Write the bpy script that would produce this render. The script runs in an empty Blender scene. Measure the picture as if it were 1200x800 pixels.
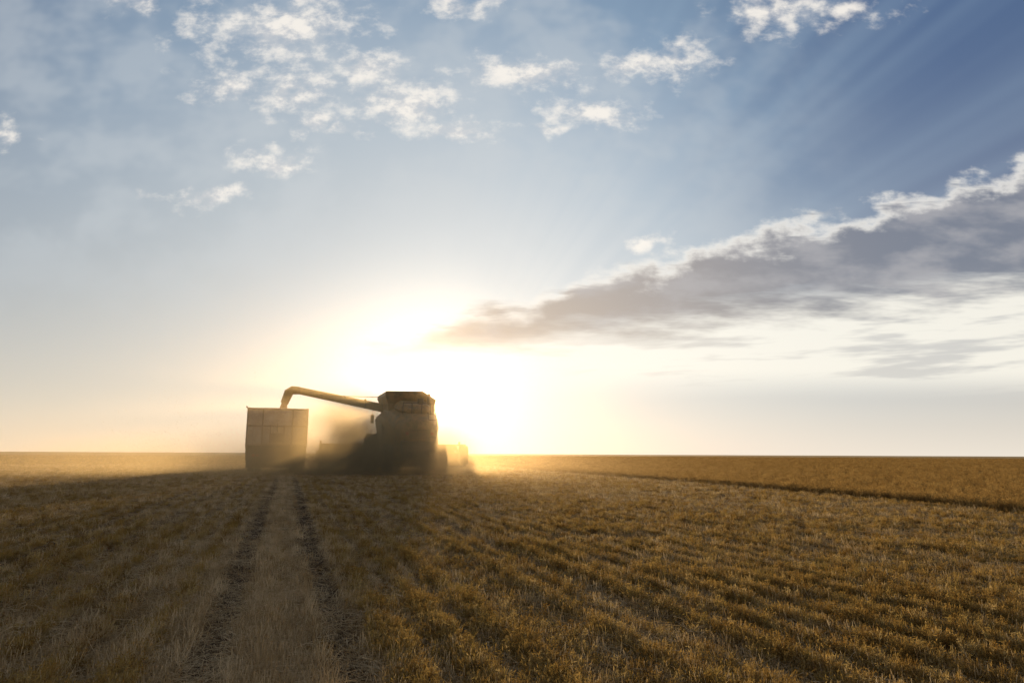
import bpy, bmesh, math, random
import numpy as np
from mathutils import Vector, Matrix, noise as mnoise
random.seed(7); rng=np.random.default_rng(11)
sc=bpy.context.scene
sc.view_settings.view_transform='Standard'; sc.view_settings.look='None'; sc.view_settings.exposure=0
COL=sc.collection
CAMZ=0.95
SUN=Vector((-0.0985,1,0.080)).normalized()
SUN_EL=math.asin(SUN.z); SUN_AZ=math.atan2(SUN.x,SUN.y)

# ------------------------------------------------------------------ camera
cam=bpy.data.cameras.new("camera"); co=bpy.data.objects.new("camera",cam); COL.objects.link(co)
cam.lens=24; cam.sensor_width=36; cam.clip_start=0.05; cam.clip_end=20000
co.matrix_world=Matrix.Translation((0,0,CAMZ))@Matrix.Rotation(math.radians(99.35),4,'X')@Matrix.Rotation(math.radians(0.28),4,'Z')
sc.camera=co

# ------------------------------------------------------------------ node helper
class NT:
    def __init__(s,nt): s.nt=nt; s.N=nt.nodes; s.L=nt.links
    def n(s,t,**k):
        o=s.N.new(t)
        for a,b in k.items(): setattr(o,a,b)
        return o
    def put(s,sock,v):
        if isinstance(v,bpy.types.NodeSocket): s.L.new(v,sock)
        elif v is not None: sock.default_value=v
    def m(s,op,a,b=None,c=None,clamp=False):
        o=s.n('ShaderNodeMath',operation=op); o.use_clamp=clamp
        s.put(o.inputs[0],a); s.put(o.inputs[1],b); s.put(o.inputs[2],c); return o.outputs[0]
    def v(s,op,a,b=None,c=None,out=0):
        o=s.n('ShaderNodeVectorMath',operation=op)
        s.put(o.inputs[0],a); s.put(o.inputs[1],b); s.put(o.inputs[2],c)
        return o.outputs['Value'] if out else o.outputs[0]
    def ss(s,x,a,b,lo=0.,hi=1.):
        o=s.n('ShaderNodeMapRange',interpolation_type='SMOOTHSTEP')
        s.put(o.inputs[0],x); s.put(o.inputs[1],a); s.put(o.inputs[2],b); s.put(o.inputs[3],lo); s.put(o.inputs[4],hi); return o.outputs[0]
    def mix(s,f,a,b,bt='MIX'):
        o=s.n('ShaderNodeMix',data_type='RGBA',blend_type=bt); o.clamp_factor=True
        s.put(o.inputs[0],f); s.put(o.inputs[6],a if isinstance(a,bpy.types.NodeSocket) else (*a[:3],1)); s.put(o.inputs[7],b if isinstance(b,bpy.types.NodeSocket) else (*b[:3],1)); return o.outputs[2]
    def noise(s,vec,scale,detail=4,rough=.55,dist=0.,out=0,dim='3D'):
        o=s.n('ShaderNodeTexNoise'); o.noise_dimensions=dim
        if dim=='1D': s.put(o.inputs['W'],vec)
        else: s.put(o.inputs['Vector'],vec)
        o.inputs['Scale'].default_value=scale
        o.inputs['Detail'].default_value=detail; o.inputs['Roughness'].default_value=rough; o.inputs['Distortion'].default_value=dist
        return o.outputs[out]
    def xyz(s,x=0.,y=0.,z=0.):
        o=s.n('ShaderNodeCombineXYZ'); s.put(o.inputs[0],x); s.put(o.inputs[1],y); s.put(o.inputs[2],z); return o.outputs[0]
    def ramp(s,f,pts):
        o=s.n('ShaderNodeValToRGB'); s.put(o.inputs[0],f); e=o.color_ramp.elements
        while len(e)<len(pts): e.new(.5)
        for i,(p,c) in enumerate(pts): e[i].position=p; e[i].color=(*c,1)
        return o.outputs[0]

# ------------------------------------------------------------------ world
w=bpy.data.worlds.new("World"); sc.world=w; w.use_nodes=True
W=NT(w.node_tree); W.N.clear()
out=W.n('ShaderNodeOutputWorld')
tc=W.n('ShaderNodeTexCoord').outputs['Generated']
sep=W.n('ShaderNodeSeparateXYZ'); W.L.new(tc,sep.inputs[0]); dx,dy,dz=sep.outputs
yy=W.m('MAXIMUM',dy,.06); X=W.m('DIVIDE',dx,yy); Z=W.m('DIVIDE',dz,yy)
front=W.ss(dy,.08,.3)
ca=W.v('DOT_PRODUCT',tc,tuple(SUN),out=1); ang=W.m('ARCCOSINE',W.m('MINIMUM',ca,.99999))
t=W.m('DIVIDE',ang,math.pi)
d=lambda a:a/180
base=W.ramp(t,[(0,(1,.97,.89)),(d(6),(.91,.89,.84)),(d(13),(.73,.77,.80)),(d(22),(.48,.57,.66)),(d(33),(.20,.31,.455)),(d(45),(.085,.155,.285)),(d(58),(.07,.125,.22)),(d(75),(.15,.175,.235)),(d(110),(.17,.16,.17)),(1,(.18,.15,.13))])  # stops far from the sun raised: out-of-view sky lightened to lift the shade
leftw=W.ss(X,.30,-.30)
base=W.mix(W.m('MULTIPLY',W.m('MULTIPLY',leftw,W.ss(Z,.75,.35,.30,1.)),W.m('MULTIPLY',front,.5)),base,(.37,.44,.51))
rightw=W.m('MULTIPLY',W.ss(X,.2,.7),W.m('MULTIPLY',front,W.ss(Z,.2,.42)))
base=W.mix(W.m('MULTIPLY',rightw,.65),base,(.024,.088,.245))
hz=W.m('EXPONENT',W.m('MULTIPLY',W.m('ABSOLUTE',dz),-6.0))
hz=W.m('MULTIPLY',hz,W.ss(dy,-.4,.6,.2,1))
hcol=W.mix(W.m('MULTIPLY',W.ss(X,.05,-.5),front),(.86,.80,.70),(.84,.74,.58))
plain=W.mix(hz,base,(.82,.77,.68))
px=W.m('SUBTRACT',X,SUN.x/SUN.y); pz=W.m('SUBTRACT',Z,.05)
theta=W.m('ARCTAN2',pz,px)
rays=W.noise(theta,9,2,.6,dim='1D')
base=W.mix(W.m('MULTIPLY',W.m('MULTIPLY',W.ss(rays,.36,.70),.22),W.ss(X,-.2,.4)),base,(.30,.43,.57))
base=W.mix(hz,base,hcol)
P=W.xyz(X,Z,0.)
nv=W.noise(P,8,3,.60,out=1,dim='2D')
nvec=W.v('MULTIPLY_ADD',nv,(.13,.08,0),(-.065,-.04,0))
Pd=W.v('ADD',P,nvec)
def gn(u,v):
    r=(u-600)/800; up=(400-v)/800; den=.9866-.1633*up
    return r/den,(.1633+.9866*up)/den
blobs=[(155,8,28,16,.95),(330,36,88,44,1),(268,102,40,20,.95),(432,86,40,17,1),(350,108,38,22,1),(368,145,30,12,.85),(466,116,56,26,1),(535,148,42,15,.95),(612,88,54,17,1),(690,130,50,17,1),(742,82,40,14,.95),(797,72,30,26,.95),(905,14,50,24,1),(985,8,60,17,.85),(545,10,34,16,.9),(318,192,42,15,.95),(245,235,28,12,.95),(14,160,24,11,.9),(400,155,28,9,.7),(745,288,22,9,.9),(180,222,22,8,.6),(640,150,34,8,.6)]
acc=None
for (u,v_,ru,rv,st) in blobs:
    gx,gz_=gn(u,v_); k=1.0
    rx=ru/800*k; rz=rv/800*k
    q=W.v('MULTIPLY_ADD',Pd,(1/rx,1/rz,0),(-gx/rx,-gz_/rz,0))
    l=W.v('LENGTH',q,out=1)
    if st<1: l=W.m('ADD',l,(1-st)*1.1)
    acc=l if acc is None else W.m('MINIMUM',acc,l)
n2=W.noise(W.xyz(X,W.m('MULTIPLY',Z,1.5),0.),22,5,.60,dim='2D')
n3=W.noise(W.xyz(X,W.m('MULTIPLY',Z,1.3),0.),7,3,.6,dim='2D')
cd=W.m('ADD',W.m('SUBTRACT',1.15,acc),W.m('MULTIPLY',W.m('SUBTRACT',n2,.5),3.5))
puff=W.m('MULTIPLY',W.ss(cd,-.55,1.5),front)
veil=W.m('MULTIPLY',W.m('MULTIPLY',W.ss(n3,.36,.70),W.ss(Z,.12,.36)),W.m('MULTIPLY',W.ss(X,.65,.1),front))
base=W.mix(W.m('MULTIPLY',veil,.38),base,(.60,.64,.67))
pc=W.mix(W.ss(n2,.40,.62),(.70,.69,.69),(1.0,.94,.86))
base=W.mix(W.m('MULTIPLY',puff,.92),base,pc)
fc=W.n('ShaderNodeFloatCurve'); cm=fc.mapping.curves[0]
pts=[(-.5,.02),(-.33,.125),(-.24,.160),(-.10,.206),(0,.232),(.129,.276),(.391,.345),(.60,.395),(.795,.455),(1.5,.62)]
P2=[((a+.5)/2,b) for a,b in pts]
cm.points[0].location=P2[0]; cm.points[1].location=P2[-1]
for p in P2[1:-1]: cm.points.new(*p)
fc.mapping.update()
W.put(fc.inputs['Value'],W.m('DIVIDE',W.m('ADD',X,.5),2.,clamp=True)); Zu=fc.outputs[0]
Zl=W.m('MULTIPLY_ADD',X,.125,.155)
nb=W.noise(W.xyz(W.m('ADD',X,3.1),W.m('MULTIPLY',Z,1.9),0.),11,5,.56,dim='2D')
nb2=W.noise(W.xyz(W.m('ADD',X,5.3),W.m('MULTIPLY',Z,6.),0.),6,4,.6,dim='2D')
na=W.ss(X,-.25,.35,.22,1.)
du=W.m('ADD',W.m('SUBTRACT',Zu,Z),W.m('MULTIPLY',W.m('MULTIPLY',W.m('SUBTRACT',nb,.50),.13),na))
dl=W.m('ADD',W.m('SUBTRACT',Z,Zl),W.m('MULTIPLY',W.m('MULTIPLY',W.m('SUBTRACT',nb2,.5),.12),na))
bank=W.m('MULTIPLY',W.m('MULTIPLY',W.ss(du,-.006,.028),W.m('MULTIPLY',W.ss(dl,-.026,.040),W.ss(X,-.27,-.14))),front)
near=W.ss(ang,.12,.70)
inner=W.noise(W.xyz(W.m('ADD',X,9.),W.m('MULTIPLY',Z,2.4),0.),7,4,.55,dim='2D')
darkc=W.mix(near,(.49,.42,.37),(.20,.22,.28))
darkc=W.mix(W.m('MULTIPLY',W.ss(inner,.40,.70),.6),darkc,(.50,.48,.49))
rim=W.m('MULTIPLY',W.m('SUBTRACT',1.,W.ss(du,.012,.048)),W.ss(nb2,.26,.50))
bcol=W.mix(W.m('MULTIPLY',rim,.95),darkc,(1.0,.96,.89))
Zs=W.m('SUBTRACT',Z,W.m('MULTIPLY',X,.06))
st=W.noise(W.xyz(X,W.m('MULTIPLY',Zs,9.),0.),4,4,.55,dim='2D')
stm=W.m('MULTIPLY',W.m('MULTIPLY',W.ss(X,-.1,.25),W.ss(Z,.075,.13)),W.m('MULTIPLY',W.ss(W.m('SUBTRACT',Z,Zl),.06,.0),front))
base=W.mix(W.m('MULTIPLY',stm,.9),base,(1.,.96,.86))
base=W.mix(W.m('MULTIPLY',W.m('MULTIPLY',stm,W.ss(st,.48,.66)),.5),base,W.mix(near,(.60,.55,.51),(.38,.39,.43)))
base=W.mix(W.m('MULTIPLY',bank,.93),base,bcol)
gq=W.v('LENGTH',W.v('MULTIPLY_ADD',P,(1,1.15,0),(.128,-.10*1.15,0)),out=1)
glow=W.m('ADD',W.m('MULTIPLY',W.m('EXPONENT',W.m('MULTIPLY',gq,-5.5)),.30),W.m('MULTIPLY',W.m('EXPONENT',W.m('MULTIPLY',gq,-16.)),1.4))
glow=W.m('MULTIPLY',W.m('MULTIPLY',glow,front),W.m('SUBTRACT',1.,W.m('MULTIPLY',bank,.8)))
gcol=W.v('SCALE',(1.,.98,.88)); W.L.new(glow,gcol.node.inputs['Scale'])
tot=W.v('ADD',base,gcol)
bg=W.n('ShaderNodeBackground'); W.L.new(tot,bg.inputs[0]); bg.inputs[1].default_value=.93
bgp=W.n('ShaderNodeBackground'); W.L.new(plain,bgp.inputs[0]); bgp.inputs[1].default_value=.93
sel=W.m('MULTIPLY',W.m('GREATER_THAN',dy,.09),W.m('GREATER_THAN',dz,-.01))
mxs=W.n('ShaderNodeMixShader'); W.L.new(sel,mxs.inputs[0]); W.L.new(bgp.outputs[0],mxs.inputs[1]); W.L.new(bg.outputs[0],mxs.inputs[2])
sky=W.n('ShaderNodeTexSky',sky_type='NISHITA'); sky.sun_disc=False; sky.sun_elevation=SUN_EL; sky.sun_rotation=SUN_AZ
bg2=W.n('ShaderNodeBackground'); W.L.new(sky.outputs[0],bg2.inputs[0]); bg2.inputs[1].default_value=.010
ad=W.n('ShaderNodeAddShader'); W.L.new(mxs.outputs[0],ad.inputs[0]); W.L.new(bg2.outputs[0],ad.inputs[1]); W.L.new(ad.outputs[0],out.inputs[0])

sl=bpy.data.lights.new("sun",'SUN'); sl.energy=5; sl.angle=math.radians(.9); sl.color=(1,.74,.43)
so=bpy.data.objects.new("sun",sl); COL.objects.link(so); so.rotation_euler=(-SUN).to_track_quat('-Z','Y').to_euler()

# ------------------------------------------------------------------ materials
def newmat(name):
    m=bpy.data.materials.new(name); m.use_nodes=True; T=NT(m.node_tree); T.N.clear()
    return m,T
def solid(name,c,rough=.5,metal=0.,dirt=.4,dc=(.20,.14,.08),scale=3.,bump=.0):
    m,T=newmat(name); o=T.n('ShaderNodeOutputMaterial'); p=T.n('ShaderNodeBsdfPrincipled')
    oc=T.n('ShaderNodeTexCoord').outputs['Object']
    a=T.noise(oc,scale,6,.65); b=T.noise(oc,scale*9,4,.6)
    f=T.m('MULTIPLY',T.ss(T.m('MULTIPLY_ADD',b,.35,a),.45,.85),dirt)
    T.L.new(T.mix(f,c,dc),p.inputs['Base Color']); T.L.new(T.ss(a,.2,.8,max(rough-.12,.05),min(rough+.2,1)),p.inputs['Roughness'])
    p.inputs['Metallic'].default_value=metal
    if bump:
        bp=T.n('ShaderNodeBump'); bp.inputs['Strength'].default_value=bump; T.L.new(b,bp.inputs['Height']); T.L.new(bp.outputs[0],p.inputs['Normal'])
    T.L.new(p.outputs[0],o.inputs[0]); return m
M_green=solid('machine_paint',(.14,.11,.03),.45,dirt=.9,dc=(.48,.27,.09))
M_yellow=solid('yellow_paint',(.62,.38,.04),.45,dirt=.5)
M_black=solid('rubber',(.025,.022,.02),.8,dirt=.8,dc=(.18,.12,.06))
M_dark=solid('dark_steel',(.05,.042,.035),.5,.2,dirt=.5,dc=(.22,.14,.07))
M_steel=solid('worn_steel',(.35,.33,.30),.4,.7,dirt=.5)
M_box=solid('box_paint',(.72,.66,.56),.5,dirt=.55,dc=(.36,.25,.15),scale=1.6)
M_rib=solid('rib_paint',(.40,.33,.25),.5,dirt=.6,dc=(.26,.17,.09),scale=2.6)
M_cabp=solid('cab_paint',(.50,.06,.04),.35,dirt=.4)
M_red=solid('red_lens',(.5,.02,.02),.25,dirt=.2)
M_amber=solid('amber_lens',(.8,.3,.02),.25,dirt=.2)
M_lamp=solid('clear_lens',(.8,.8,.75),.15,dirt=.2)
m,T=newmat('glass'); o=T.n('ShaderNodeOutputMaterial'); p=T.n('ShaderNodeBsdfPrincipled'); p.inputs['Base Color'].default_value=(.03,.035,.035,1)
oc=T.n('ShaderNodeTexCoord').outputs['Object']; T.L.new(T.ss(T.noise(oc,4),.3,.7,.05,.2),p.inputs['Roughness']); p.inputs['Alpha'].default_value=.6; T.L.new(p.outputs[0],o.inputs[0]); M_glass=m
M_grain=solid('grain_material',(.50,.31,.12),.9,dirt=.5,dc=(.30,.17,.06),scale=40,bump=.6)

def plantmat(name,ramp,trans=.5):
    m,T=newmat(name); o=T.n('ShaderNodeOutputMaterial')
    oi=T.n('ShaderNodeObjectInfo').outputs['Random']
    c=T.ramp(oi,ramp)
    df=T.n('ShaderNodeBsdfDiffuse'); tr=T.n('ShaderNodeBsdfTranslucent'); mx=T.n('ShaderNodeMixShader'); mx.inputs[0].default_value=trans
    T.L.new(c,df.inputs[0]); T.L.new(c,tr.inputs[0]); T.L.new(df.outputs[0],mx.inputs[1]); T.L.new(tr.outputs[0],mx.inputs[2]); T.L.new(mx.outputs[0],o.inputs[0]); return m
M_stub=plantmat('stubble_straw',[(0,(.19,.11,.03)),(.35,(.37,.235,.07)),(.6,(.50,.335,.11)),(.8,(.34,.24,.07)),(1,(.64,.48,.22))],.5)
M_crop=plantmat('ripe_crop',[(0,(.26,.155,.05)),(.5,(.42,.265,.09)),(1,(.54,.36,.13))],.45)
M_litter=plantmat('loose_straw',[(0,(.36,.25,.12)),(.5,(.58,.43,.24)),(1,(.80,.65,.41))],.35)
M_chaff=plantmat('chaff_flake',[(0,(.5,.35,.15)),(1,(.7,.5,.25))],.5)

# ------------------------------------------------------------------ ground
HS=-0.327
def S_of(x,y): return x-HS*y
def EDGE(x,y): return x-(8.9-.247*(y-12))+ .25*np.sin(y*.21)+.12*np.sin(y*.9+1)
def lines(a,b,fine,far,g=1.07):
    L=list(np.arange(a,b,fine)); s=fine; v=L[-1]
    while v<far: s*=g; v+=s; L.append(v)
    return L
xr=lines(0,7,.055,6000,1.09); xs=np.array(sorted([-v for v in xr[1:]]+xr))
yr=lines(2,11,.05,7000,1.06); yb=[]; v=2; s=.05
while v>-300: s*=1.2; v-=s; yb.append(v)
ys=np.array(sorted(yb)+yr)
XX,YY=np.meshgrid(xs,ys); V=np.stack([XX.ravel(),YY.ravel(),np.zeros(XX.size)],1)
RUT1,RUT2=-.28,.36
def groove(s):
    z=0
    for c,dep,wd in ((RUT1,.06,.07),(RUT2,.07,.07),(1.5,.03,.08),(2.15,.03,.08),(-1.5,.05,.09),(-2.2,.05,.09)):
        z=z-dep*np.exp(-((s-c)/wd)**4)+dep*.3*(np.exp(-((s-c-wd*1.6)/(wd*.6))**2)+np.exp(-((s-c+wd*1.6)/(wd*.6))**2))
    return z
def gz(x,y,det=True):
    s=S_of(x,y)+.03*np.sin(y*.22)
    r=np.hypot(x,y)
    z=groove(s)*np.clip(1.6-r/60,0,1)+.014*np.cos(s*2*np.pi/.30)*np.clip(1-r/40,0,1)
    z=z+np.clip((r-60)/900,0,1)*(.5*np.sin(x/310+1)+.4*np.sin(y/420+x/700))*.9
    return z
V[:,2]=gz(V[:,0],V[:,1])
nearm=np.where((np.abs(V[:,0])<12)&(V[:,1]>1)&(V[:,1]<20))[0]
for i in nearm:
    p=Vector((V[i,0]*7,V[i,1]*7,0)); V[i,2]+=.009*mnoise.fractal(p,1,2,3)+.012*mnoise.noise(Vector((V[i,0]*1.7,V[i,1]*1.7,3)))
nx,ny=len(xs),len(ys)
ii=np.arange(nx*ny).reshape(ny,nx)
F=np.stack([ii[:-1,:-1].ravel(),ii[:-1,1:].ravel(),ii[1:,1:].ravel(),ii[1:,:-1].ravel()],1)
me=bpy.data.meshes.new('field'); me.vertices.add(len(V)); me.vertices.foreach_set('co',V.ravel())
me.loops.add(F.size); me.loops.foreach_set('vertex_index',F.ravel()); me.polygons.add(len(F)); me.polygons.foreach_set('loop_start',np.arange(0,F.size,4)); me.polygons.foreach_set('use_smooth',np.ones(len(F),bool))
me.update(); me.validate()
field=bpy.data.objects.new('ground',me); COL.objects.link(field); field['kind']='structure'; field['label']='harvested stubble field with wheel tracks and dry soil'; field['category']='field'
m,T=newmat('field_soil'); o=T.n('ShaderNodeOutputMaterial'); p=T.n('ShaderNodeBsdfPrincipled'); p.inputs['Roughness'].default_value=1; p.inputs['Specular IOR Level'].default_value=.1
pos=T.n('ShaderNodeNewGeometry').outputs['Position']
a=T.noise(pos,14,4,.7); c3=T.noise(pos,90,2,.7)
c=T.mix(T.ss(a,.38,.66),(.075,.045,.019),(.22,.14,.06))
c=T.mix(T.m('MULTIPLY',T.ss(c3,.50,.66),.7),c,(.44,.30,.14))
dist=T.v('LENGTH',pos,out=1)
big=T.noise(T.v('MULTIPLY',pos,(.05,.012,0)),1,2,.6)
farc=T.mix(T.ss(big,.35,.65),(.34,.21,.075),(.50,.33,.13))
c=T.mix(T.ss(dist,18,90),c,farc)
sp=T.n('ShaderNodeSeparateXYZ'); T.L.new(pos,sp.inputs[0])
sv=T.m('ADD',T.m('MULTIPLY_ADD',sp.outputs[1],.327,sp.outputs[0]),T.m('MULTIPLY',T.m('SINE',T.m('MULTIPLY',sp.outputs[1],.22)),.03))
rut=T.m('MAXIMUM',T.ss(T.m('ABSOLUTE',T.m('SUBTRACT',sv,RUT1)),.11,.04),T.ss(T.m('ABSOLUTE',T.m('SUBTRACT',sv,RUT2)),.11,.04))
c=T.mix(T.m('MULTIPLY',rut,.8),c,(.065,.04,.021))
T.L.new(c,p.inputs['Base Color']); bp=T.n('ShaderNodeBump'); bp.inputs['Strength'].default_value=.6; bp.inputs['Distance'].default_value=.015; T.L.new(a,bp.inputs['Height']); T.L.new(bp.outputs[0],p.inputs['Normal'])
T.L.new(p.outputs[0],o.inputs[0]); me.materials.append(m)

# ------------------------------------------------------------------ plant meshes
def raw_mesh(name,verts,faces,mat):
    me=bpy.data.meshes.new(name); me.from_pydata(verts,[],faces); me.materials.append(mat); me.update(); return me
def strip(V_,F_,pts,w,side):
    b=len(V_)
    n=len(pts)
    for i,p in enumerate(pts):
        ww=w*(1-.6*i/(n-1)); V_.append(tuple(p-side*ww/2)); V_.append(tuple(p+side*ww/2))
    for i in range(n-1): F_.append((b+2*i,b+2*i+1,b+2*i+3,b+2*i+2))
def bush(name,h,rad,stems,leaves,mat,sw=.0032,lw=.011):
    V_,F_=[],[]
    for k in range(stems):
        a=random.uniform(0,6.283); r0=random.uniform(0,rad*.5); dirv=Vector((math.cos(a),math.sin(a),0))
        lean=random.uniform(.05,1.)*rad; hh=h*random.uniform(.45,1.)
        a2=a+random.uniform(-.7,.7); d2=Vector((math.cos(a2),math.sin(a2),0))
        p0=dirv*r0; p1=p0+d2*lean*.3+Vector((0,0,hh*.5)); p2=p0+d2*lean+Vector((0,0,hh))
        sd=Vector((-math.sin(a2+.6),math.cos(a2+.6),0))
        strip(V_,F_,[p0,p1,p2],sw*random.uniform(.7,1.4),sd)
        for j in range(leaves):
            tt=random.uniform(.25,1.0); q=(p0.lerp(p1,tt*2) if tt<.5 else p1.lerp(p2,tt*2-1))
            o_=Vector((random.gauss(0,1),random.gauss(0,1),random.gauss(.3,.9))).normalized(); s2=o_.cross(Vector((random.gauss(0,1),random.gauss(0,1),random.gauss(0,1)))).normalized()
            L=lw*random.uniform(1.,3.0); ww=lw*random.uniform(.12,.34); b=len(V_)
            V_+= [tuple(q),tuple(q+o_*L*.5+s2*ww),tuple(q+o_*L),tuple(q+o_*L*.5-s2*ww)]; F_.append((b,b+1,b+2,b+3))
    return raw_mesh(name,V_,F_,mat)
def litter(name,n,rad,mat):
    V_,F_=[],[]
    for k in range(n):
        c=Vector((random.gauss(0,rad),random.gauss(0,rad),random.uniform(.004,.03))); a=random.uniform(0,6.283)
        dv=Vector((math.cos(a),math.sin(a),random.gauss(0,.22))); L=random.uniform(.02,.11); sd=Vector((-math.sin(a),math.cos(a),random.gauss(0,.5))).normalized()
        strip(V_,F_,[c-dv*L/2,c+Vector((0,0,random.uniform(0,.006))),c+dv*L/2],random.uniform(.0018,.0045),sd)
    return raw_mesh(name,V_,F_,mat)
def stubs(name,n,mat):
    V_,F_=[],[]
    for k in range(n):
        c=Vector((random.gauss(0,.025),random.gauss(0,.10),0)); h=random.uniform(.03,.085); tip=c+Vector((random.gauss(0,.02),random.gauss(0,.02),h)); a=random.uniform(0,3.14)
        strip(V_,F_,[c,c.lerp(tip,.5),tip],random.uniform(.0025,.0045),Vector((math.cos(a),math.sin(a),0)))
    return raw_mesh(name,V_,F_,mat)
def coll(name,meshes):
    c=bpy.data.collections.new(name)
    for i,me in enumerate(meshes): c.objects.link(bpy.data.objects.new(f'{name}_{i:02d}',me))
    return c
def scatter(name,pts,rot,scl,idx,collection,label,cat):
    me=bpy.data.meshes.new(name); me.vertices.add(len(pts)); me.vertices.foreach_set('co',np.asarray(pts,dtype=np.float32).ravel())
    for nm,arr in (('rot',rot),('scl',scl)):
        at=me.attributes.new(nm,'FLOAT_VECTOR','POINT'); at.data.foreach_set('vector',np.asarray(arr,dtype=np.float32).ravel())
    at=me.attributes.new('idx','INT','POINT'); at.data.foreach_set('value',np.asarray(idx,dtype=np.int32))
    ob=bpy.data.objects.new(name,me); COL.objects.link(ob); ob['kind']='stuff'; ob['label']=label; ob['category']=cat
    ng=bpy.data.node_groups.new(name+'_nodes','GeometryNodeTree'); ng.interface.new_socket('Geometry',in_out='INPUT',socket_type='NodeSocketGeometry'); ng.interface.new_socket('Geometry',in_out='OUTPUT',socket_type='NodeSocketGeometry')
    N=ng.nodes; L=ng.links; gi=N.new('NodeGroupInput'); go=N.new('NodeGroupOutput'); ci=N.new('GeometryNodeCollectionInfo'); ci.inputs[0].default_value=collection; ci.inputs['Separate Children'].default_value=True; ci.inputs['Reset Children'].default_value=True
    ip=N.new('GeometryNodeInstanceOnPoints'); ip.inputs['Pick Instance'].default_value=True
    L.new(gi.outputs[0],ip.inputs['Points']); L.new(ci.outputs[0],ip.inputs['Instance'])
    for nm,ty,sk in (('rot','FLOAT_VECTOR','Rotation'),('scl','FLOAT_VECTOR','Scale'),('idx','INT','Instance Index')):
        na=N.new('GeometryNodeInputNamedAttribute'); na.data_type=ty; na.inputs[0].default_value=nm; L.new(na.outputs[0],ip.inputs[sk])
    L.new(ip.outputs[0],go.inputs[0]); md=ob.modifiers.new('scatter','NODES'); md.node_group=ng
    return ob
def sample(n,d0,d1,power,amax=.72):
    u=rng.random(n); e=2-power
    r=(d0**e+u*(d1**e-d0**e))**(1/e); a=rng.uniform(-amax,amax,n)
    return r*np.sin(a),r*np.cos(a),r
def vn(x,y,sc_,seed=0):
    x=x*sc_+seed*17.3; y=y*sc_+seed*9.1
    xi=np.floor(x).astype(int); yi=np.floor(y).astype(int); fx=x-xi; fy=y-yi; fx=fx*fx*(3-2*fx); fy=fy*fy*(3-2*fy)
    h=lambda a,b:(np.sin(a*127.1+b*311.7+seed)*43758.5453)%1
    return (h(xi,yi)*(1-fx)+h(xi+1,yi)*fx)*(1-fy)+(h(xi,yi+1)*(1-fx)+h(xi+1,yi+1)*fx)*fy
bushes=[bush(f'b{i}',random.uniform(.055,.10),random.uniform(.035,.07),20,6,M_stub,.0026,.0080) for i in range(8)]
C_bush=coll('stubble_plants',bushes)
x,y,r=sample(170000,2.0,230,1.75)
RW=.30
s=S_of(x,y)+.03*np.sin(y*.22); rowc=np.round(s/RW)*RW+rng.normal(0,.045,len(s)); onrow=(rng.random(len(s))<np.where(s<.5,.80,.66))&(r<90)
x=np.where(onrow,x+(rowc-s),x); s=S_of(x,y)+.03*np.sin(y*.22)
keep=EDGE(x,y)<.1
clump=vn(x,y,1.1,1)*.5+vn(x,y,3.1,2)*.5
pk=np.clip(.50+1.3*(clump-.30),.2,1)
track=np.ones_like(s)
for c_,wd in ((RUT1,.12),(RUT2,.12)): track*=1-.98*np.exp(-((s-c_)/wd)**4)
mid=(s>RUT1-.1)&(s<RUT2); track=np.where(mid,track*.22,track)
for c_,wd in ((1.5,.11),(2.15,.11),(-1.5,.14),(-2.2,.14)): track*=1-.6*np.exp(-((s-c_)/wd)**4)
track*=np.where((s<RUT1)&(s>-1.3),.55,1)
pk*=np.where(r<110,track,1)
keep&=rng.random(len(x))<pk
x,y,r,s,clump=x[keep],y[keep],r[keep],s[keep],clump[keep]; n=len(x)
z=gz(x,y)-.01
g=np.clip(r/14,1,6)**.5
sx=rng.uniform(.5,1.45,n)*g; sz=rng.uniform(.5,1.2,n)*(.60+.70*clump)*np.where((s>-.5)&(s<.4)&(r<60),.5,1)*g**.4
scatter('stubble',np.stack([x,y,z],1),np.stack([rng.normal(0,.18,n),rng.normal(0,.18,n),rng.uniform(0,6.28,n)],1),np.stack([sx,sx,sz],1),rng.integers(0,8,n),C_bush,'dry golden brown stubble and weeds covering the cut field','stubble')
print('bush',n)
crops=[bush(f'c{i}',random.uniform(.18,.23),random.uniform(.10,.16),24,7,M_crop,.0045,.013) for i in range(5)]
C_crop=coll('crop_plants',crops)
x,y,r=sample(75000,9,300,1.55)
q=EDGE(x,y); keep=(q>-.1); x,y,r=x[keep],y[keep],r[keep]; n=len(x)
ye=rng.uniform(8,75,4500); xe=8.9-.247*(ye-12)+rng.uniform(-.1,1.,4500)-.25*np.sin(ye*.21); x=np.append(x,xe); y=np.append(y,ye); r=np.hypot(x,y); n=len(x)
g=np.clip(r/14,1,6)**.5; sx=rng.uniform(.8,1.3,n)*g; sz=rng.uniform(.85,1.1,n)
scatter('standing_crop',np.stack([x,y,gz(x,y)],1),np.stack([rng.normal(0,.08,n),rng.normal(0,.08,n),rng.uniform(0,6.28,n)],1),np.stack([sx,sx,sz],1),rng.integers(0,5,n),C_crop,'uncut ripe brown crop standing in a dense block','crop')
print('crop',n)
C_lit=coll('straw_litter',[litter(f'l{i}',60,.10,M_litter) for i in range(5)]+[stubs(f's{i}',24,M_litter) for i in range(4)])
x,y,r=sample(85000,1.8,60,1.7,.80)
s=S_of(x,y)+.03*np.sin(y*.22); midb=np.exp(-((s-.02)/.58)**4)
keep=(rng.random(len(x))<np.where(s<0,.42,.32)+.55*midb)&(EDGE(x,y)<0); x,y,r,s=x[keep],y[keep],r[keep],s[keep]; n=len(x)  # pale straw denser on the left, added to lighten the shaded foreground there
idx=rng.integers(0,9,n)
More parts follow.
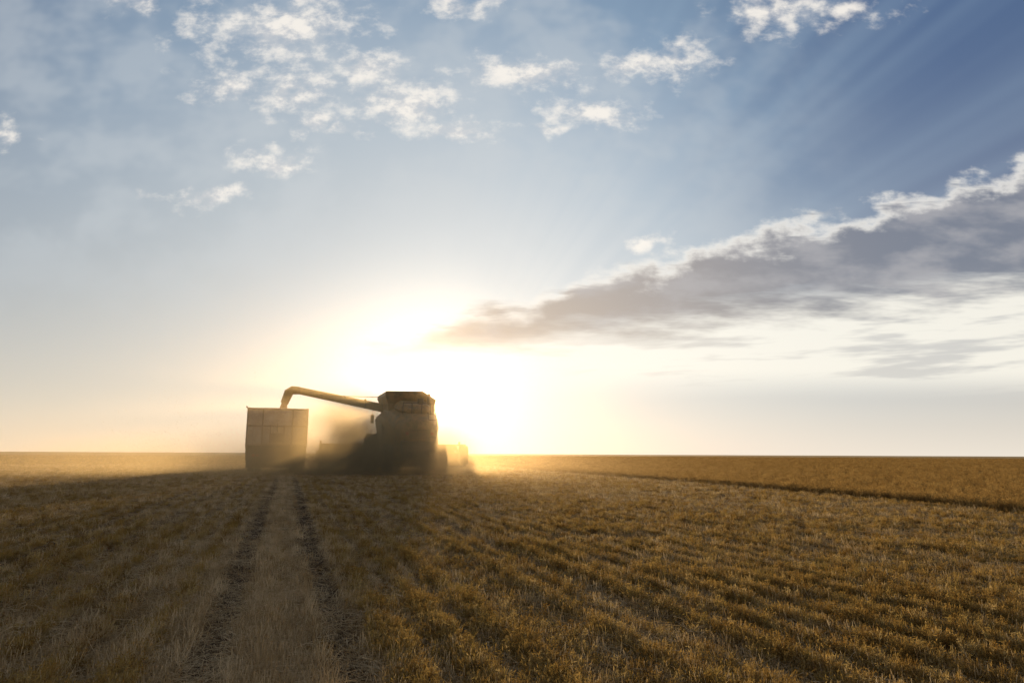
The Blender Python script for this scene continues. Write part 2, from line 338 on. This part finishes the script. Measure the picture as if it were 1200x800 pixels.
ingr=(np.abs(s-RUT1)<.11)|(np.abs(s-RUT2)<.11); k2=~(ingr&(rng.random(n)<.93)); x,y,r,s,idx=x[k2],y[k2],r[k2],s[k2],idx[k2]; n=len(x)
yaw=np.where(idx<5,rng.uniform(0,6.28,n),math.atan(-HS)+rng.normal(0,.1,n)); sx=rng.uniform(.7,1.1,n)*np.clip(r/10,1,3)**.5
scatter('loose_straw',np.stack([x,y,gz(x,y)+.004],1),np.stack([yaw*0,yaw*0,yaw],1),np.stack([sx,sx,sx],1),idx,C_lit,'pale chopped straw and cut stems lying on soil','straw')
print('litter',n)

# ------------------------------------------------------------------ mesh kit
def box(bm,x0,x1,y0,y1,z0,z1,M=None):
    vs=[bm.verts.new(v) for v in ((x0,y0,z0),(x1,y0,z0),(x1,y1,z0),(x0,y1,z0),(x0,y0,z1),(x1,y0,z1),(x1,y1,z1),(x0,y1,z1))]
    if M is not None:
        for v in vs: v.co=M@v.co
    for f in ((3,2,1,0),(4,5,6,7),(0,1,5,4),(1,2,6,5),(2,3,7,6),(3,0,4,7)): bm.faces.new([vs[i] for i in f])
def prism(bm,prof,x0,x1):
    a=[bm.verts.new((x0,y,z)) for y,z in prof]; b=[bm.verts.new((x1,y,z)) for y,z in prof]; n=len(prof)
    bm.faces.new(a[::-1]); bm.faces.new(b)
    for i in range(n): bm.faces.new((a[i],a[(i+1)%n],b[(i+1)%n],b[i]))
def xprism(bm,prof,y0,y1):
    a=[bm.verts.new((x,y0,z)) for x,z in prof]; b=[bm.verts.new((x,y1,z)) for x,z in prof]; n=len(prof)
    bm.faces.new(a[::-1]); bm.faces.new(b)
    for i in range(n): bm.faces.new((a[i],a[(i+1)%n],b[(i+1)%n],b[i]))
def frustum(bm,lo,hi,z0,z1):
    a=[bm.verts.new((x,y,z0)) for x,y in ((lo[0],lo[2]),(lo[1],lo[2]),(lo[1],lo[3]),(lo[0],lo[3]))]
    b=[bm.verts.new((x,y,z1)) for x,y in ((hi[0],hi[2]),(hi[1],hi[2]),(hi[1],hi[3]),(hi[0],hi[3]))]
    bm.faces.new(a[::-1]); bm.faces.new(b)
    for i in range(4): bm.faces.new((a[i],a[(i+1)%4],b[(i+1)%4],b[i]))
def tube(bm,pts,rs,seg=14,cap=True):
    pts=[Vector(p) for p in pts]
    if not hasattr(rs,'__len__'): rs=[rs]*len(pts)
    rings=[]
    for i,p in enumerate(pts):
        t_=(pts[min(i+1,len(pts)-1)]-pts[max(i-1,0)]).normalized()
        up=Vector((0,0,1)) if abs(t_.z)<.95 else Vector((1,0,0)); u=t_.cross(up).normalized(); v=t_.cross(u)
        rings.append([bm.verts.new(p+(u*math.cos(k*2*math.pi/seg)+v*math.sin(k*2*math.pi/seg))*rs[i]) for k in range(seg)])
    for a,b in zip(rings,rings[1:]):
        for k in range(seg): bm.faces.new((a[k],a[(k+1)%seg],b[(k+1)%seg],b[k]))
    if cap: bm.faces.new(rings[0]); bm.faces.new(rings[-1][::-1])
def lathe(bm,prof,seg=40,c=(0,0,0)):
    rings=[]
    for x_,r_ in prof: rings.append([bm.verts.new((c[0]+x_,c[1]+r_*math.cos(k*2*math.pi/seg),c[2]+r_*math.sin(k*2*math.pi/seg))) for k in range(seg)])
    for a,b in zip(rings,rings[1:]):
        for k in range(seg): bm.faces.new((a[k],a[(k+1)%seg],b[(k+1)%seg],b[k]))
    if prof[0][1]>.001: bm.faces.new(rings[0])
    if prof[-1][1]>.001: bm.faces.new(rings[-1])
def fin(name,bm,mat,parent=None,bevel=0.,smooth=False,loc=None):
    bmesh.ops.remove_doubles(bm,verts=bm.verts,dist=1e-5)
    bmesh.ops.recalc_face_normals(bm,faces=bm.faces)
    me=bpy.data.meshes.new(name); bm.to_mesh(me); bm.free(); me.materials.append(mat)
    ob=bpy.data.objects.new(name,me); COL.objects.link(ob)
    if parent: ob.parent=parent
    if loc: ob.location=loc
    if bevel:
        b=ob.modifiers.new('bevel','BEVEL'); b.width=bevel; b.segments=3; b.limit_method='ANGLE'; b.angle_limit=.45
    if smooth:
        for p_ in me.polygons: p_.use_smooth=True
        try: me.set_sharp_from_angle(angle=.7)
        except Exception: pass
    return ob
def thing(name,loc,rotz,label,cat,scl=(1,1,1)):
    e=bpy.data.objects.new(name,None); COL.objects.link(e); e.location=loc; e.rotation_euler=(0,0,rotz); e.scale=scl; e['label']=label; e['category']=cat; return e
B=bmesh.new
def wheel(parent,loc,R,wd,rimR,rimmat,lugs=0,dual=False,flip=1):
    e=bpy.data.objects.new('wheel',None); COL.objects.link(e); e.parent=parent; e.location=loc
    bm=B()
    offs=(-wd*.56,wd*.56) if dual else (0,)
    for o_ in offs:
        h=wd/2
        lathe(bm,[(o_-h*.72,rimR),(o_-h*.95,rimR+(R-rimR)*.3),(o_-h,R*.88),(o_-h*.82,R*.97),(o_-h*.4,R*.995),(o_+h*.4,R*.995),(o_+h*.82,R*.97),(o_+h,R*.88),(o_+h*.95,rimR+(R-rimR)*.3),(o_+h*.72,rimR),(o_-h*.72,rimR)],44)
        if lugs:
            for k in range(lugs):
                for sd in (-1,1):
                    a=(k+(.5 if sd>0 else 0))/lugs*2*math.pi
                    Mx=Matrix.Rotation(a,4,'X')@Matrix.Translation((o_+sd*h*.48,0,R))@Matrix.Rotation(sd*.6,4,'Z')
                    box(bm,-h*.5,h*.5,-R*.028,R*.028,-.05,.035,Mx)
    fin('tyre',bm,M_black,e,smooth=True)
    bm=B(); x_=wd*.2*flip
    for o_ in offs:
        lathe(bm,[(o_-wd*.36,rimR*.999),(o_-wd*.3,rimR*.9),(o_+x_*.2,rimR*.86),(o_+x_,rimR*.4),(o_+x_,.12),(o_+x_+.1*flip,.11),(o_+x_+.1*flip,.001)],32)
        lathe(bm,[(o_+wd*.36,rimR*.999),(o_+wd*.3,rimR*.9),(o_+x_*.25,rimR*.862)],32)
    fin('rim',bm,rimmat,e,smooth=True)
    return e

# ------------------------------------------------------------------ grain truck
HD=math.atan(-HS)
TX,TY=-11.40,33.5
truck=thing('grain_truck',(TX,TY,0),HD,'dusty pale grain truck with high open box being loaded','truck')
bm=B(); Wd=1.38
box(bm,-Wd,Wd,.04,6.2,1.30,1.42); 
for sx_ in (-1,1):
    a_,b_=sorted((sx_*Wd,sx_*(Wd-.05))); box(bm,a_,b_,.04,6.2,1.42,3.02)
    for k in range(11):
        yk=.1+k*.6; a_,b_=sorted((sx_*(Wd+.003),sx_*(Wd+.035))); box(bm,a_,b_,yk,yk+.07,1.30,2.98)
    a_,b_=sorted((sx_*(Wd-.07),sx_*(Wd+.045))); box(bm,a_,b_,.0,6.25,3.02,3.12)
box(bm,-Wd+.05,Wd-.05,6.14,6.2,1.42,3.12)
fin('cargo_box',bm,M_box,truck,.012)
bm=B()
prof=[(-1.38,1.34),(1.38,1.34),(1.38,3.09),(.4,3.115),(-.4,3.115),(-1.38,3.09)]
xprism(bm,prof,-.03,.03)
tg=fin('tailgate',bm,M_box,truck,.01); tg['label']='ribbed tailgate with sliding grain door'
bm=B()
for x_ in (-1.42,-.72,.65,1.35): box(bm,x_-.0,x_+.07,-.075,-.033,1.20,3.06)
for z_ in (1.28,2.20,3.02): box(bm,-1.34,1.34,-.060,-.034,z_,z_+.08)
fin('tailgate_rib',bm,M_rib,tg,.01)
bm=B(); box(bm,-.28,.28,-.10,-.078,1.46,1.90); box(bm,-.34,-.29,-.12,-.078,1.42,2.3); box(bm,.29,.34,-.12,-.078,1.42,2.3); fin('grain_door',bm,M_rib,tg,.006)
bm=B(); tube(bm,[(0,-.10,1.95),(0,-.14,2.05),(0,-.14,2.3),(0,-.10,2.36)],.016,8); fin('handle',bm,M_dark,tg,smooth=True)
bm=B(); tube(bm,[(-1.46,.05,3.14),(-1.46,6.15,3.14)],.04,14); fin('rolled_tarp',bm,solid('tarp_cloth',(.25,.24,.22),.8,dirt=.5),truck,smooth=True)
bm=B()
for sx_ in (-.45,.37): box(bm,sx_,sx_+.08,-.05,9.6,.95,1.22)
for y_ in (.1,2.,4.,6.3,8.5): box(bm,-.37,.37,y_,y_+.12,1.0,1.17)
for y_ in (1.6,2.95): box(bm,-.95,.95,y_-.07,y_+.07,.45,.60)
box(bm,-.95,.95,8.3,8.42,.46,.58)
box(bm,-1.38,1.38,-.16,-.06,.60,1.0); box(bm,-.45,-.37,-.1,.1,.8,1.0); box(bm,.37,.45,-.1,.1,.8,1.0)
box(bm,-1.40,1.40,.02,.06,.90,1.296)
fin('chassis',bm,M_dark,truck,.01)
for y_ in (1.6,2.95):
    for sx_ in (-1,1): wheel(truck,(sx_*1.0,y_,.52),.52,.31,.29,M_steel,dual=True,flip=sx_)
bm=B(); box(bm,-1.38,1.38,.78,.80,.22,1.15)
fin('mud_flap',bm,M_black,truck)
for sx_ in (-1,1):
    wheel(truck,(sx_*1.08,8.35,.52),.52,.29,.29,M_steel,flip=sx_)
    bm=B(); tube(bm,[(sx_*1.02,-.16,.83),(sx_*1.02,-.20,.83)],.065,14); tube(bm,[(sx_*.84,-.16,.83),(sx_*.84,-.20,.83)],.055,14); fin('tail_light',bm,M_red,truck,smooth=True)
    bm=B(); tube(bm,[(sx_*.78,4.2,.78),(sx_*.78,5.5,.78)],.30,20); fin('fuel_tank',bm,M_steel,truck,smooth=True)
bm=B(); prism(bm,[(6.7,1.1),(8.45,1.1),(8.45,1.95),(8.1,2.75),(7.9,2.86),(6.8,2.86),(6.7,2.76)],-1.08,1.08)
prism(bm,[(8.46,.95),(9.95,.95),(9.98,1.72),(9.7,1.82),(8.46,1.94)],-.78,.78)
for sx_ in (-1,1):
    a_,b_=sorted((sx_*.79,sx_*1.2)); prism(bm,[(7.65,1.05),(7.8,1.22),(8.9,1.22),(9.5,.95),(9.4,1.2),(8.9,1.35),(7.75,1.33)],a_,b_)
cab=fin('cab',bm,M_cabp,truck,.035)
bm=B(); prism(bm,[(8.462,1.98),(8.475,1.98),(8.13,2.70),(8.115,2.70)],-.98,.98); fin('windshield',bm,M_glass,cab)
for sx_ in (-1,1):
    a_,b_=sorted((sx_*1.083,sx_*1.095)); bm=B(); prism(bm,[(7.0,1.95),(8.28,1.95),(8.0,2.62),(7.0,2.62)],a_,b_); fin('window',bm,M_glass,cab)
    bm=B(); box(bm,sx_*1.3-.08,sx_*1.3+.08,8.2,8.24,1.95,2.4); tube(bm,[(sx_*1.08,8.2,2.3),(sx_*1.3,8.22,2.3)],.015,8); fin('mirror',bm,M_dark,cab,.01)
    bm=B(); tube(bm,[(sx_*.62,9.96,1.3),(sx_*.62,10.02,1.3)],.11,18); fin('headlight',bm,M_lamp,cab,smooth=True)
    bm=B(); tube(bm,[(sx_*.95,6.55,1.0),(sx_*.95,6.55,3.0)],.06,14); fin('exhaust_stack',bm,M_steel,truck,smooth=True)
bm=B(); box(bm,-.6,.6,9.99,10.02,1.05,1.65); box(bm,-1.15,1.15,10.03,10.15,.62,.9); fin('bumper',bm,M_steel,truck,.01)
bm=B(); nxg,nyg=20,44; g_=[[None]*nyg for _ in range(nxg)]
for i in range(nxg):
    for j in range(nyg):
        x_=-1.31+2.62*i/(nxg-1); y_=.1+5.98*j/(nyg-1); h=2.35+.80*math.exp(-((x_)**2/1.2+(y_-1.6)**2/2.2))+.02*mnoise.noise(Vector((x_*5,y_*5,0)))
        g_[i][j]=bm.verts.new((x_,y_,h))
for i in range(nxg-1):
    for j in range(nyg-1): bm.faces.new((g_[i][j],g_[i+1][j],g_[i+1][j+1],g_[i][j+1]))
go=fin('grain',bm,M_grain,smooth=True); go.location=(TX,TY,0); go.rotation_euler=(0,0,HD); go['kind']='stuff'; go['label']='heap of harvested grain filling the truck box'; go['category']='grain'

# ------------------------------------------------------------------ combine
CX,CY=-5.42,35.6
cb=thing('combine_harvester',(CX,CY,0),HD,'dusty green combine harvester with unloading auger swung out','combine harvester',(.95,1,1))
bm=B()
def hull(bm,secs):
    rings=[]
    for y_,hw,zb,zt,sh in secs:
        lw_=hw*.80
        pr=[(-lw_,zb+.2),(-lw_+.2,zb),(lw_-.2,zb),(lw_,zb+.2),(hw,zt-sh),(hw-sh*.35,zt-sh*.35),(hw-sh,zt),(-hw+sh,zt),(-hw+sh*.35,zt-sh*.35),(-hw,zt-sh)]
        rings.append([bm.verts.new((x_,y_,z_)) for x_,z_ in pr])
    n=len(rings[0])
    for a,b in zip(rings,rings[1:]):
        for k in range(n): bm.faces.new((a[k],a[(k+1)%n],b[(k+1)%n],b[k]))
    bm.faces.new(rings[0]); bm.faces.new(rings[-1][::-1])
hull(bm,[(-3.62,.70,1.55,2.15,.35),(-3.4,.92,1.3,2.5,.5),(-2.7,1.16,.95,2.85,.65),(-1.3,1.42,.9,3.25,.65),(0,1.46,.9,3.3,.5),(2.3,1.44,.95,3.05,.3),(2.6,1.36,1.25,2.75,.3)])
body=fin('body',bm,M_green,cb,.06)
for sx_ in (-1,1):
    bm=B(); a_,b_=sorted((sx_*1.43,sx_*1.49)); prism(bm,[(-.9,1.9),(-.7,1.7),(1.0,1.7),(1.1,2.4),(-.7,2.45),(-.9,2.3)],a_,b_); fin('side_panel',bm,M_green,body,.03)
    bm=B(); a_,b_=sorted((sx_*1.495,sx_*1.505)); box(bm,a_,b_,-.7,.9,2.05,2.16); fin('stripe',bm,M_yellow,body)
bm=B()
for k in range(7): box(bm,-.5,.5,-3.66,-3.60,1.65+k*.06,1.68+k*.06)
fin('rear_grille',bm,M_dark,body)
bm=B(); hull(bm,[(-2.7,.60,2.7,3.05,.15),(-2.4,.85,2.7,3.30,.3),(-1.45,1.0,2.7,3.55,.35)]); fin('engine_cover',bm,M_green,cb,.04)
bm=B(); tube(bm,[(.75,-1.9,3.3),(.75,-1.9,3.72),(.75,-2.05,3.82)],.08,12); tube(bm,[(.3,-2.1,3.3),(.3,-2.1,3.62)],.16,14); fin('exhaust_pipe',bm,M_dark,cb,smooth=True)
bm=B(); tube(bm,[(.97,-2.0,3.05),(1.04,-2.0,3.05)],.22,26); fin('air_screen',bm,M_dark,cb,smooth=True)
bm=B()
hi=(-1.50,1.16,-1.45,1.85)
z0,z1=2.85,4.03
l2=(-1.24,1.26,-1.15,1.6)
frustum(bm,(-1.2,1.25,-1.2,1.6),l2,z0,3.4)
def wall(bm,a,b,c,d_,th=.04):
    vs=[Vector(p) for p in (a,b,c,d_)]; nrm=(vs[1]-vs[0]).cross(vs[3]-vs[0]).normalized()*th
    f=[bm.verts.new(p) for p in vs]; g2=[bm.verts.new(p+nrm) for p in vs]
    bm.faces.new(f); bm.faces.new(g2[::-1])
    for i in range(4): bm.faces.new((f[i],g2[i],g2[(i+1)%4],f[(i+1)%4]))
A=[(l2[0],l2[2],3.402),(l2[1],l2[2],3.402),(l2[1],l2[3],3.402),(l2[0],l2[3],3.402)]
M1=[(-1.42,-1.35,3.82),(1.28,-1.35,3.62),(1.28,1.78,3.62),(-1.42,1.78,3.82)]; Bt=[(hi[0]+.1,hi[2],z1-.05),(hi[1]-.62,hi[2],z1),(hi[1]-.62,hi[3],z1),(hi[0]+.1,hi[3],z1-.05)]
for i in range(4): wall(bm,A[i],A[(i+1)%4],M1[(i+1)%4],M1[i],-.04); wall(bm,M1[i],M1[(i+1)%4],Bt[(i+1)%4],Bt[i],-.04)
fin('grain_tank',bm,M_green,cb)
bm=B()
cx0=bm.verts.new((-.3,.2,4.12)); ring=[bm.verts.new((-.3+1.0*math.cos(k/16*6.283),.2+1.4*math.sin(k/16*6.283),3.7)) for k in range(16)]
for k in range(16): bm.faces.new((cx0,ring[k],ring[(k+1)%16]))
gh=fin('grain',bm,M_grain,smooth=True); gh.matrix_world=cb.matrix_basis.copy(); gh['kind']='stuff'; gh['label']='grain heaped in the harvester tank'; gh['category']='grain'
bm=B(); prism(bm,[(2.05,1.85),(3.65,1.85),(3.75,2.0),(3.5,2.05),(2.05,2.05)],-1.0,1.0)
for sx_ in (-1,1):
    for (ya,yb) in ((2.08,2.08),(3.6,3.35)):
        tube(bm,[(sx_*.93,ya,2.0),(sx_*.93,yb,3.5)],.05,8)
prism(bm,[(1.95,3.5),(3.75,3.5),(3.8,3.6),(3.5,3.74),(2.1,3.76),(1.95,3.68)],-1.08,1.08)
cb2=fin('cab',bm,M_green,cb,.02)
bm=B(); prism(bm,[(3.66,2.05),(3.67,2.05),(3.43,3.5),(3.42,3.5)],-.88,.88); fin('windshield',bm,M_glass,cb2)
for sx_ in (-1,1):
    a_,b_=sorted((sx_*.955,sx_*.965)); bm=B(); prism(bm,[(2.13,2.05),(3.52,2.05),(3.34,3.48),(2.13,3.48)],a_,b_); fin('window',bm,M_glass,cb2)
    bm=B(); box(bm,sx_*1.45-.1,sx_*1.45+.1,3.5,3.54,2.6,3.1); tube(bm,[(sx_*1.0,3.5,3.45),(sx_*1.45,3.52,3.3),(sx_*1.45,3.52,3.0)],.018,8); fin('mirror',bm,M_dark,cb2,.01)
    bm=B(); tube(bm,[(sx_*.9,2.3,3.76),(sx_*.9,2.3,3.88)],.06,12); fin('beacon',bm,M_amber,cb2,smooth=True)
    bm=B(); box(bm,sx_*.62-.07,sx_*.62+.07,-3.66,-3.61,1.8,1.93); fin('tail_light',bm,M_red,body,.01)
    wheel(cb,(sx_*1.66,1.9,.98),.98,.68,.5,M_yellow,lugs=20,flip=sx_)
    wheel(cb,(sx_*1.36,-2.35,.68),.68,.46,.34,M_yellow,lugs=18,flip=sx_)
bm=B(); box(bm,-1.3,1.3,1.75,2.05,.82,1.12); fin('axle',bm,M_dark,cb,.02)
bm=B(); box(bm,-1.2,1.2,-2.45,-2.25,.6,.78); fin('axle',bm,M_dark,cb,.02)
bm=B(); prism(bm,[(-3.9,1.05),(-3.2,.85),(-2.9,1.3),(-3.3,1.55),(-3.62,1.5)],-.85,.85)
for k in range(9): box(bm,-.83+k*.203,-.80+k*.203,-4.05,-3.3,.75,.98)
fin('straw_spreader',bm,M_dark,cb,.02)
bm=B()
for sx_ in (-.2,.2): tube(bm,[(.7+sx_,-3.74,1.3),(.7+sx_,-3.1,2.9)],.02,8)
for k in range(6): tube(bm,[(.5,-3.70+k*.105,1.45+k*.27),(.9,-3.70+k*.105,1.45+k*.27)],.018,8)
for x_ in (-.7,-.25,.25,.7): tube(bm,[(x_,-2.7,2.8),(x_,-2.75,3.35)],.018,8)
tube(bm,[(-.7,-2.75,3.35),(.7,-2.75,3.35)],.018,8)
fin('ladder',bm,M_dark,cb,smooth=True)
bm=B(); prism(bm,[(2.5,1.2),(4.65,.35),(4.75,1.05),(2.6,2.05)],-.75,.75); fin('feeder_house',bm,M_green,cb,.03)
hd=bpy.data.objects.new('header',None); COL.objects.link(hd); hd.parent=cb; hd.location=(0.15,4.8,0); HW=4.3
bm=B(); prism(bm,[(0,.25),(1.6,.12),(1.62,.16),(.5,.22),(.08,.35),(.08,.85),(0,.85)],-HW,HW); box(bm,-HW,HW,-.06,.10,.85,.95)
for k in range(9): box(bm,-HW+.4+k*.96,-HW+.5+k*.96,-.07,-.003,.3,.85)
fin('header_frame',bm,M_dark,hd,.01)
bm=B(); tube(bm,[(-HW+.05,.45,.55),(HW-.05,.45,.55)],.2,18)
for sgn in (-1,1):
    prev=None
    for k in range(90):
        x_=sgn*(.9+(HW-1.0)*k/89); a=k*.5*sgn
        p1=bm.verts.new((x_,.45+.19*math.cos(a),.55+.19*math.sin(a))); p2=bm.verts.new((x_,.45+.33*math.cos(a),.55+.33*math.sin(a)))
        if prev: bm.faces.new((prev[0],prev[1],p2,p1))
        prev=(p1,p2)
fin('header_auger',bm,M_steel,hd,smooth=True)
bm=B(); RC=(1.25,.98); RR=.52
tube(bm,[(-HW+.12,RC[0],RC[1]),(HW-.12,RC[0],RC[1])],.07,12)
for k in range(6):
    a=k*math.pi/3+.3; yk=RC[0]+RR*math.cos(a); zk=RC[1]+RR*math.sin(a)
    tube(bm,[(-HW+.15,yk,zk),(HW-.15,yk,zk)],.035,8)
    box(bm,-HW+.15,HW-.15,yk-.012,yk+.012,zk-.18,zk-.03)
    nt=56
    for j in range(nt):
        x_=-HW+.2+j*(2*HW-.4)/(nt-1); box(bm,x_-.007,x_+.007,yk-.008,yk+.008,zk-.32,zk-.183)
    for x_ in (-HW+.18,-2,0,2,HW-.18): 
        tube(bm,[(x_,RC[0],RC[1]),(x_,yk,zk)],.02,6)
        a2=a+math.pi/3; tube(bm,[(x_,yk,zk),(x_,RC[0]+RR*math.cos(a2),RC[1]+RR*math.sin(a2))],.014,6)
fin('reel',bm,M_yellow,hd)
for sx_ in (-1,1):
    bm=B(); a_,b_=sorted((sx_*(HW+.003),sx_*(HW+.14))); prism(bm,[(-.2,.2),(1.7,.08),(2.5,.1),(2.0,.6),(1.5,1.2),(.9,1.52),(-.1,1.50),(-.25,1.2)],a_,b_)
    a_,b_=sorted((sx_*(HW-.35),sx_*(HW+.20))); prism(bm,[(-.5,.35),(-.07,.35),(-.07,1.40),(-.35,1.40),(-.5,1.1)],a_,b_)
    tube(bm,[(sx_*(HW+.2),.5,.75),(sx_*(HW+.32),.5,.75)],.36,20); tube(bm,[(sx_*(HW+.05),1.25,1.3),(sx_*(HW+.05),1.25,1.68)],.06,8); fin('divider',bm,M_dark,hd,.04)
    bm=B(); box(bm,sx_*(HW-.10)-.04,sx_*(HW-.10)+.04,.12,1.3,1.42,1.52); tube(bm,[(sx_*(HW-.1),1.25,1.45),(sx_*(HW-.1),1.25,1.05)],.03,8); fin('reel_arm',bm,M_dark,hd,.01)
bm=B(); AE=(-5.85,1.0,4.12)
tube(bm,[(-1.0,1.2,3.28),(-1.6,1.2,3.40),AE],[.24,.22,.185],18)
ag=fin('unloading_auger',bm,M_yellow,cb,smooth=True)
bm=B(); tube(bm,[(-5.7,1.0,4.10),(-6.05,1.0,4.10),(-6.22,1.0,3.98),(-6.42,1.0,3.42)],[.20,.22,.24,.20],12,cap=False); fin('spout',bm,M_yellow,ag)
bm=B(); tube(bm,[(-1.2,1.2,3.9),(-3.3,1.1,3.88)],.015,8); box(bm,-3.36,-3.26,.95,1.2,3.66,3.90); box(bm,-2.2,-2.12,.96,1.42,3.28,3.76); fin('auger_brace',bm,M_dark,ag)
bm=B(); tube(bm,[(-6.40,1.0,3.5),(-6.44,1.0,3.2),(-6.48,1.0,2.7)],[.14,.19,.32],12); gs=fin('falling_grain',bm,M_grain,smooth=True); gs.matrix_world=cb.matrix_basis.copy(); gs['kind']='stuff'; gs['label']='stream of grain pouring from the auger spout'; gs['category']='grain'

# ------------------------------------------------------------------ dust as volumes
def volmat(name,col,aniso,step):
    m,T=newmat(name); o=T.n('ShaderNodeOutputMaterial'); v=T.n('ShaderNodeVolumePrincipled')
    v.inputs['Color'].default_value=(*col,1); v.inputs['Anisotropy'].default_value=aniso; v.inputs['Density'].default_value=1.
    T.L.new(v.outputs[0],o.inputs['Volume']); m.cycles.volume_step_rate=step
    return m
def dustvol(name,lo,hi,res,blobs,mat,label,nscale,nlo,nhi,zf=.0006,nmin=.08):
    me=bpy.data.meshes.new(name); me.from_pydata([lo,hi],[],[]); ob=bpy.data.objects.new(name,me); COL.objects.link(ob); ob['kind']='stuff'; ob['label']=label; ob['category']='dust'
    me.materials.append(mat)
    ng=bpy.data.node_groups.new(name+'_nodes','GeometryNodeTree'); ng.interface.new_socket('Geometry',in_out='INPUT',socket_type='NodeSocketGeometry'); ng.interface.new_socket('Geometry',in_out='OUTPUT',socket_type='NodeSocketGeometry')
    T=NT(ng); go=T.n('NodeGroupOutput'); vc=T.n('GeometryNodeVolumeCube'); sm=T.n('GeometryNodeSetMaterial'); sm.inputs['Material'].default_value=mat
    pos=T.n('GeometryNodeInputPosition').outputs[0]
    tot=None
    for c,r_,dn in blobs:
        q=T.v('MULTIPLY_ADD',pos,(1/r_[0],1/r_[1],1/r_[2]),(-c[0]/r_[0],-c[1]/r_[1],-c[2]/r_[2]))
        l=T.v('LENGTH',q,out=1); e=T.m('MULTIPLY',T.m('EXPONENT',T.m('MULTIPLY',T.m('MULTIPLY',l,l),-1.2)),dn)
        tot=e if tot is None else T.m('ADD',tot,e)
    nn=T.noise(pos,nscale,4,.6)
    mr=T.n('ShaderNodeMapRange'); T.put(mr.inputs[0],nn); mr.inputs[1].default_value=nlo; mr.inputs[2].default_value=nhi; mr.inputs[3].default_value=nmin; mr.inputs[4].default_value=1; mr.clamp=True
    den=T.m('MULTIPLY',tot,mr.outputs[0])
    den=T.m('MULTIPLY',T.m('GREATER_THAN',den,zf),den)
    T.L.new(den,vc.inputs['Density']); vc.inputs['Min'].default_value=lo; vc.inputs['Max'].default_value=hi
    for k,rv in zip(('Resolution X','Resolution Y','Resolution Z'),res): vc.inputs[k].default_value=rv
    T.L.new(vc.outputs[0],sm.inputs[0]); T.L.new(sm.outputs[0],go.inputs[0])
    md=ob.modifiers.new('dust','NODES'); md.node_group=ng
    return ob
Md=volmat('thick_dust',(1.,.74,.37),.5,4)
dustvol('dust_cloud',(-22,20,0),(1,42,5.5),(84,70,28),[((-5.3,30.6,.1),(2.8,2.2,1.7),.95),((-8.0,33.4,1.7),(1.4,2.8,1.6),.85),((-9.0,30.5,.4),(2.6,3.2,1.3),.40),((-6.6,31.8,2.1),(1.0,1.5,1.2),.8),((-3.0,31.2,.5),(1.1,2.0,1.5),.45),((-13,29,.2),(6.5,5,1.2),.11)],Md,'thick golden brown dust thrown up behind the harvester',.9,.34,.62,.008,.15)
Mh=volmat('thin_dust',(1.,.74,.43),.72,3)
dustvol('dust_haze',(-46,6,0),(12,66,9),(29,30,9),[((-6.5,33,1.0),(7,14,3.8),.019),((-20,30,0),(18,17,1.9),.017)],Mh,'thin golden dust hanging over the stubble and machines',.2,.1,.6,.0004,.3)
# airborne chaff
V_,F_=[],[]
for k in range(2600):
    c=Vector((random.gauss(-10.5,4.5),random.gauss(31,3),abs(random.gauss(0,1.9))+.3)); o_=Vector((random.gauss(0,1),random.gauss(0,1),random.gauss(0,1))).normalized(); s2=o_.orthogonal().normalized(); L=random.uniform(.01,.028); b=len(V_)
    V_+=[tuple(c-o_*L),tuple(c+s2*L*.35),tuple(c+o_*L),tuple(c-s2*L*.35)]; F_.append((b,b+1,b+2,b+3))
ob=bpy.data.objects.new('airborne_chaff',raw_mesh('airborne_chaff',V_,F_,M_chaff)); COL.objects.link(ob); ob['kind']='stuff'; ob['label']='tiny flakes of chaff blowing in the air'; ob['category']='chaff'
